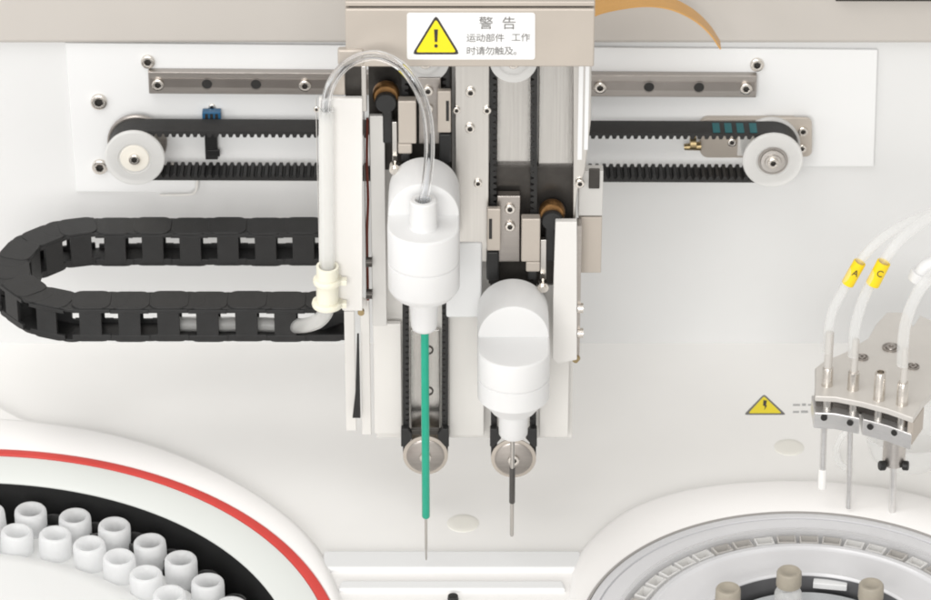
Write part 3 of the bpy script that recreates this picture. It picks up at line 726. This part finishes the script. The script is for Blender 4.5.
# ================================================================== RIGHT CAROUSEL
rc = thing('reagent_carousel', 'round reagent carousel with clear cover ring in a white rim', 'carousel', (RC.x, RC.y, -.6))
rim_ring(RC, RRIM, RR).build('rim', M['rim'], rc, ang=60)
disk_ring(RC, [(RR, -.02), (RR, ZR - .012), (RR - .004, ZR - .004), (RR - .018, ZR - .004), (RR - .022, ZR - .02)]).build('seal', M['acrylic_edge'], rc, ang=50)
r_c = [(G(x, y, ZR) - RC).xy.length for x, y in ((823, 536), (646, 587))]
r_i = (G(800, 545, ZR) - RC).xy.length; r_w = (G(795, 571, ZR) - RC).xy.length
print('right', RR, RRIM, r_c, r_i, r_w)
rcv = sum(r_c) / 2
disk_ring(RC, [(RR - .024, .02), (RR - .026, ZR - .012), (RR - .05, ZR - .004), (RR - .10, ZR - .006), (RR - .105, ZR - .03), (RR - .115, ZR - .03), (RR - .118, ZR - .014), (RR - .13, ZR - .014), (rcv + .15, ZR - .026), (rcv + .11, ZR - .03), (rcv + .10, ZR - .06), (rcv + .10, -.1)]).build('outer_cover', M['acrylic'], rc, ang=40)
disk_ring(RC, [(rcv + .10, -.14), (rcv - .10, -.14)]).build('cuvette_track', M['track'], rc)
disk_ring(RC, [(rcv - .10, -.1), (rcv - .10, ZR - .03), (rcv - .115, ZR - .012), (r_i, ZR - .01), (r_i - .02, ZR - .03), (r_i - .04, ZR - .035), (r_w + .06, ZR - .04), (r_w + .02, ZR - .03), (r_w, ZR - .045), (r_w, ZR - .055)]).build('inner_cover', M['acrylic'], rc, ang=40)
disk_ring(RC, [(r_w + .002, ZR - .05), (r_w + .002, -.65), (.001, -.65)]).build('well', M['grey_well'], rc, ang=40)
disk_ring(RC, [(r_w - .13, -.60), (r_w - .13, -.05), (r_w - .15, -.03), (r_w - .5, -.05), (r_w - .52, -.12), (.3, -.12), (.28, -.06), (.001, -.06)]).build('rotor', M['rotor_grey'], rc, ang=40)
disk_ring(RC, [(rcv + .135, ZR - .020), (rcv + .135, ZR - .010), (rcv - .125, ZR - .006), (rcv - .125, ZR - .016)]).build('clear_cover', M['cover_film'], rc)
# cuvettes round the track
mb = MB(); s, q = .085, .06
mb.grid([[(-s, -q, -.1), (s, -q, -.1), (s, q, -.1), (-s, q, -.1)], [(-s, -q, .055), (s, -q, .055), (s, q, .055), (-s, q, .055)], [(-s * .86, -q * .8, .062), (s * .86, -q * .8, .062), (s * .86, q * .8, .062), (-s * .86, q * .8, .062)], [(-s * .8, -q * .7, -.04), (s * .8, -q * .7, -.04), (s * .8, q * .7, -.04), (-s * .8, q * .7, -.04)]])
cv = mb.build('cuvette', M['cuvette'], ang=30); fs = True
cv2 = cv.data.copy(); cv2.materials[0] = M['cuvette_beige']
NCV = int(2 * PI * rcv / .205)
for i in range(NCV):
    an = 2 * PI * i / NCV
    if math.sin(an) < -.15: continue
    o = cv if fs else cv.copy()
    if not fs: COL.objects.link(o)
    if o is not cv and random.random() < .3: o.data = cv2
    fs = False; o.parent = rc; o.location = Vector((RC.x + rcv * math.cos(an), RC.y + rcv * math.sin(an), .0)) - rc.location + Vector((0, 0, 0)); o.rotation_euler = (0, 0, an - PI / 2 + random.uniform(-.04, .04))
mb = MB(); mb.prism_z([(G(x, y, .02).x, G(x, y, .02).y) for x, y in ((814, 577), (848, 580), (847, 586), (813, 583))], -.04, .02); mb.build('clip', M['panel'], rc, bev=.008)
# bottles with khaki caps
def bottle():
    t = thing('reagent_bottle', '', 'bottle', (0, 0, 0), 'capped bottles in the reagent carousel')
    mb = MB(); mb.lathe([(.0005, -.405), (.11, -.405), (.122, -.38), (.122, -.16), (.1, -.11), (.085, -.1), (.085, .0)], (0, 0, 0), (0, 0, 1), 28); mb.build('flask', M['glass'], t)
    mb = MB(); n = 40
    ringp = lambda r, z, w: [((r + (w if j % 2 else 0)) * math.cos(2 * PI * j / n), (r + (w if j % 2 else 0)) * math.sin(2 * PI * j / n), z) for j in range(n)]
    mb.grid([ringp(.105, -.075, 0), ringp(.11, -.07, .003), ringp(.108, .06, .003), ringp(.1, .075, 0), ringp(.07, .078, 0), ringp(.06, .07, 0)], True, False, True); mb.build('cap', M['cap'], t, ang=50)
    return t
b0 = bottle()
for i, (x, y, lb) in enumerate(((728, 592, 'khaki capped bottle nearest the tray slot side of the reagent carousel'), (789, 575, 'khaki capped bottle in the middle of three, farthest back in the reagent carousel'), (871, 588, 'khaki capped bottle below the wash head needles in the reagent carousel'))):
    p = G(x, y + 3, .36)
    if i == 0: o = b0
    else:
        o = b0.copy(); COL.objects.link(o)
        for ch in list(b0.children):
            c = ch.copy(); COL.objects.link(c); c.parent = o
    o.location = p; o['label'] = lb

# ================================================================== DECK DETAILS
tr = thing('wash_tray', 'white raised tray with a long slot between the two carousels', 'tray', G(452, 585, 0))
def gpoly(name, m, pts, z0, z1, parent, bev=.02, seg=3):
    mb = MB(); mb.prism_z([(G(x, y, z1).x, G(x, y, z1).y) for x, y in pts], z0, z1); return mb.build(name, m, parent, bev=bev, seg=seg)
gpoly('base', M['rim'], [(318, 556), (588, 556), (594, 575), (604, 640), (300, 640), (312, 575)], -.003, .03, tr)
gpoly('bar', M['panel'], [(324, 550), (581, 550), (582.5, 568), (321, 568)], .0, .08, tr, .03)
gpoly('slot_bar', M['panel'], [(341, 580), (563, 580), (566, 589), (338, 589)], .0, .07, tr, .025)
mb = MB(); p = G(453, 598, .06); mb.lathe([(.0005, .09), (.045, .085), (.05, .05)], (p.x, p.y, 0), (0, 0, 1), 20); mb.build('pin', M['black'], tr)
for x, y, r, lb in ((463, 523.5, 16, 'flat cream oval plug in the deck below the probes'), (789, 447.5, 15, 'flat cream oval plug in the deck below the small warning triangle')):
    p = G(x, y, 0); k = K(p); mb = MB(); mb.lathe([(r * k, -.003), (r * k, .004), (r * k * .93, .009), (r * k * .6, .010), (.0005, .010)], (p.x, p.y, 0), (0, 0, 1), 36)
    tag(mb.build('deck_plug', M['plug'], None, p), lb, 'plug', 'flat plugs in the deck')
# small warning sticker lying on the deck
ds = thing('hazard_sticker', 'small yellow warning triangle sticker lying flat on the white deck', 'sticker', G(766, 405, 0))
def flat(name, m, pts, z0, z1, parent): return gpoly(name, m, pts, z0, z1, parent, 0)
flat('border', M['grey_ink'], round_tri(764, 394, 744, 414.5, 786, 414.5, 2.5), .001, .004, ds)
flat('triangle', M['yellow'], round_tri(764, 396.2, 748.5, 413, 781.5, 413, 1.5), .0045, .007, ds)
flat('hazard_mark', M['ink'], [(763.5, 400), (767, 400.5), (766, 405), (767, 405.5), (764.3, 410), (765, 406), (763, 405.5)], .0075, .009, ds)
ts = thing('text_sticker', 'faint two-line grey text sticker beside the small warning triangle', 'sticker', G(803, 410, 0))
for pts in ([(793, 404), (800, 404), (800, 405.6), (793, 405.6)], [(802, 403.5), (806, 403.5), (806, 405.6), (802, 405.6)], [(808, 404), (815, 404), (815, 405.4), (808, 405.4)],
            [(793, 411), (799, 411), (799, 412.6), (793, 412.6)], [(801, 410.6), (808, 410.6), (808, 412.6), (801, 412.6)]):
    flat('character_stroke', M['faint_ink'], pts, .001, .004, ts)

# ================================================================== WASH HEAD
YH = -3.3
zh = W(815, 396, YH).z
wh = thing('wash_station', 'grey metal wash head with four upright steel sleeves above the reagent carousel', 'wash station', W(870, 420, YH))
def gp(x, y, z=zh): p = G(x, y, z); return (p.x, p.y)
plate = [(815, 396), (836, 397), (862, 402), (888, 409), (913, 418), (924, 402), (934, 392), (945, 350), (945, 318), (931, 320), (920, 315), (913, 326), (907, 312), (887, 312), (876, 324), (868, 338), (845, 352), (824, 361), (815, 368)]
mb = MB(); mb.prism_z([gp(*q) for q in plate], zh - .06, zh); mb.build('arm_plate', M['arm'], wh, bev=.012)
front = [(815, 396), (836, 397), (862, 402), (888, 409), (913, 418)]
def strip(pts, dy0, dy1, z0, z1):
    f_ = [gp(*q) for q in pts]
    return [(x, y + dy0) for x, y in f_] + [(x, y + dy1) for x, y in reversed(f_)], z0, z1
mb = MB(); mb.prism_z(*strip([(818, 396)] + front[1:], .10, .3, zh - .19, zh - .062)); mb.build('gap_shade_block', M['dark_steel'], wh)  # dark block put in for the shade of the clamp gap
for pts in ([(815, 396), (836, 397), (861, 402)], [(863.5, 402.5), (888, 409), (913, 418)]):
    mb = MB(); mb.prism_z(*strip(pts, -.01, .3, zh - .34, zh - .17)); mb.build('clamp_jaw', M['alloy'], wh, bev=.012)
mb = MB(); q = [gp(x, y) for x, y in ((914, 417), (925, 401))]; 
mb.prism_z([(q[0][0], q[0][1]), (q[1][0], q[1][1]), (q[1][0] - .05, q[1][1] + .05), (q[0][0] - .05, q[0][1] + .03)], zh - .3, zh - .063); mb.build('end_cheek', M['beige_metal'], wh, bev=.01)
for x, y in ((824, 418), (850, 423), (870, 427), (894, 433)):
    xr = x; yf_ = np.interp(x, [q[0] for q in front], [gp(*q)[1] for q in front]) - .012
    yq = np.interp(x + 3, [q[0] for q in front], [gp(*q)[1] for q in front]) - np.interp(x - 3, [q[0] for q in front], [gp(*q)[1] for q in front])
    ax_ = Vector((-yq, 6 * .0092, 0)).normalized()
    p = W(x, y, yf_ - .014); mb = MB(); k = K(p); mb.lathe([(3.4 * k, .04), (3.3 * k, -.003), (2.8 * k, -.003), (2.6 * k, .0)], p, ax_, 22, False, True); mb.build('screw_hole', M['hole'], wh)
sleeves = [(827, 385, 367, 333, 5.6, 4.2), (853, 389, 371, 340, 5.8, 3.6), (879, 399, 372, 0, 5.8, 0), (902, 404, 382, 350, 5.8, 3.4)]
for x, yb_, yt_, yu, r, r2_ in sleeves:
    p = Vector((*gp(x, yb_), zh)); k = K(p); z1 = W(x, yt_, p.y).z
    mb = MB(); mb.lathe([(r * k * 1.05, zh), (r * k, zh + .012), (r * k, z1 - .01), (r * k * .85, z1), (r * k * .6, z1), (r * k * .58, z1 - .05)], (p.x, p.y, 0), (0, 0, 1), 24, False, True); s = mb.build('sleeve', M['chrome'], wh)
    yy = float(np.interp(x, [q[0] for q in front], [gp(*q)[1] for q in front])) + .085; mb = MB(); mb.cyl((p.x, yy, zh - .18), (p.x, yy, zh - .058), r * k * .85); mb.build('sleeve_foot', M['steel_v'], wh)
    if yu:
        z2 = W(x + 1, yu, p.y).z
        mb = MB(); mb.lathe([(r2_ * k, z1 - .04), (r2_ * k, z2), (r2_ * k * .6, z2 + .01)], (p.x, p.y, 0), (0, 0, 1), 18, True, True); mb.build('pipe', M['arm'], wh)
# bosses on the arm plate
for x, y, r in ((891, 348, 9), (862, 358, 6.5), (913, 367, 6.5)):
    p = Vector((*gp(x, y), zh)); k = K(p); mb = MB()
    mb.lathe([(r * k, 0), (r * k, .012), (r * k * .86, .016), (r * k * .78, .006), (r * k * .62, .006), (r * k * .56, .02), (r * k * .25, .02), (r * k * .2, .006)], p, (0, 0, 1), 28, False, True); mb.build('cap_screw', M['rail'], wh)
# needles
def needle(x0, y0, x1, y1, r, name='needle', m=None, ch=.004):
    p = W(x0, y0, YH + .08); q = W(x1, y1, YH + .08); k = K(p); mb = MB(); mb.cyl(p, q, r * k, r * k, 18, ch); return mb.build(name, m or M['alloy'], wh)
needle(824.5, 415, 822.5, 471, 3.2); needle(822.6, 469, 822, 488, 4.3, 'needle_tip', M['cuvette'])
needle(850.5, 418, 848.5, 508, 2.9); needle(896, 425, 893.5, 463, 11.5, 'spring_housing', M['steel_h']); 
p = W(893.5, 465, YH + .02)
for sg in (-1, 1):
    mb = MB(); mb.lathe([(.0005, .08), (.036, .08), (.046, .09), (.046, .13), (.038, .14), (.0005, .14)], p, (sg, -.25, .1), 24); mb.build('thumb_screw', M['black'], wh)
needle(893.5, 466, 892, 517, 3.2)

# flexible tubes of the wash head
def flex(label, pts, r, sleeve=None):
    P_ = [W(*q) for q in pts]; cp = catmull(P_, 9)
    t = thing('wash_tube', label, 'tube', P_[0], 'translucent tubes of the wash head')
    mb = MB(); mb.tube(cp, r, 16); mb.build('hose', M['fluoro'], t)
    if sleeve:
        (a, b, ch) = sleeve; A, B = W(*a), W(*b); d = (B - A).normalized()
        mb = MB(); mb.tube([A, A.lerp(B, .5), B], r * 1.32, 24, r * 1.03); s = mb.build('marker_sleeve', M['label_yellow'], t, bev=.006)
        mid = A.lerp(B, .6) + Vector((-.004, -r * 1.32 - .012, .01)); c = bpy.data.curves.new('lettering', 'FONT'); c.body = ch; c.align_x = c.align_y = 'CENTER'; c.size = .085; c.extrude = .001; c.materials.append(M['ink'])
        o = bpy.data.objects.new('lettering', c); COL.objects.link(o); o = to_mesh(o); o.parent = s; o.location = mid - origin_of(s); o.rotation_euler = (PI / 2 - .2, math.atan2(d.x, d.z), 0)
    return t
sl = [Vector((*gp(x, yb_), zh)) for x, yb_, *_ in sleeves]
flex('translucent tube with yellow A marker rising from the first steel sleeve', [(828, 352, sl[0].y), (828.5, 330, sl[0].y), (833, 310, sl[0].y), (843, 290, sl[0].y), (855, 268, sl[0].y), (876, 243, sl[0].y + .1), (905, 224, sl[0].y + .3), (945, 208, sl[0].y + .6)], .044, ((847.5, 284, sl[0].y - .0), (860, 262, sl[0].y), 'A'))
flex('translucent tube with yellow C marker rising from the second steel sleeve', [(853, 356, sl[1].y), (854, 335, sl[1].y), (858, 315, sl[1].y), (866, 293, sl[1].y), (879, 269, sl[1].y), (897, 243, sl[1].y + .1), (920, 224, sl[1].y + .3), (950, 205, sl[1].y + .6)], .048, ((872.5, 284.5, sl[1].y), (884, 262, sl[1].y), 'C'))
flex('translucent tube rising from the last steel sleeve beside the arm plate', [(902.5, 365, sl[3].y), (903, 345, sl[3].y), (906, 322, sl[3].y), (914, 300, sl[3].y), (925, 283, sl[3].y), (950, 262, sl[3].y)], .052)
wf = thing('tube_fitting', 'white plastic elbow fitting above the grey arm plate at the right edge', 'fitting', W(925, 272, -3.2))
mb = MB(); mb.tube(catmull([W(921, 282, -3.2), W(924, 270, -3.2), W(934, 264, -3.2), W(950, 262, -3.2)], 6), .075, 18); mb.build('elbow', M['white'], wf)
mb = MB(); mb.tube([W(918.5, 281, -3.2), W(922, 272, -3.2)], .1, 18); mb.build('nut', M['white'], wf, bev=.01)
# clear plastic cup and hose behind the needles
cb = thing('wash_cup', 'clear plastic cup standing on the deck behind the wash needles', 'cup', G(905, 448, 0))
p = G(908, 455, 0); mb = MB(); mb.lathe([(.34, .0), (.36, .03), (.44, .3), (.46, .31), (.43, .28), (.34, .05), (.001, .04)], (p.x, p.y, 0), (0, 0, 1), 44); mb.build('bowl', M['fluoro'], cb)
p0_ = [G(852, 428, .3), G(842, 436, .2), G(836, 450, .1), G(840, 463, .06), G(850, 470, .06)]
mb = MB(); mb.tube(catmull(p0_, 8), .03, 12); tag(mb.build('clear_hose', M['fluoro'], None, p0_[2]), 'short clear hose loop curving on the deck behind the first two wash needles', 'hose')

# ================================================================== LIGHT, WORLD, CAMERA
w = bpy.data.worlds.new('World'); SC.world = w; w.use_nodes = True
bg = w.node_tree.nodes['Background']; bg.inputs['Color'].default_value = (1, .98, .95, 1); bg.inputs['Strength'].default_value = .66
def area(name, loc, target, sx, sy, power, col=(1, 1, 1)):
    l = bpy.data.lights.new(name, 'AREA'); l.shape = 'RECTANGLE'; l.size = sx; l.size_y = sy; l.energy = power; l.color = col
    o = bpy.data.objects.new(name, l); COL.objects.link(o); o.location = loc
    o.rotation_euler = (Vector(target) - Vector(loc)).to_track_quat('-Z', 'Y').to_euler(); return o
area('softbox_front', (-3, -58, 21), (4.6, -2, 1), 32, 18, 16500, (1, .985, .965))
area('softbox_top', (-2, -9, 20), (4.6, -3, 0), 16, 9, 1300, (1, .99, .98))
area('softbox_side', (-16, -14, 8), (4.6, -2, 1), 8, 8, 650, (.97, .98, 1))
cam = bpy.data.cameras.new('camera'); co = bpy.data.objects.new('camera', cam); COL.objects.link(co)
cam.sensor_width = 36; cam.lens = F / PW * 36; cam.clip_start = .1; cam.clip_end = 400
co.location = CAM; co.rotation_euler = (PI / 2 - PITCH, 0, 0); SC.camera = co
cam.dof.use_dof = True; cam.dof.focus_distance = (Vector((4.5, -3.9, 1)) - CAM).dot(FWD); cam.dof.aperture_fstop = 1.2
SC.view_settings.view_transform = 'Standard'; SC.view_settings.look = 'None'; SC.view_settings.exposure = .11; SC.view_settings.gamma = 1
SC.render.engine = 'CYCLES'
SC.cycles.use_denoising = True; SC.cycles.filter_width = 1.9; SC.cycles.max_bounces = 10; SC.cycles.transmission_bounces = 10
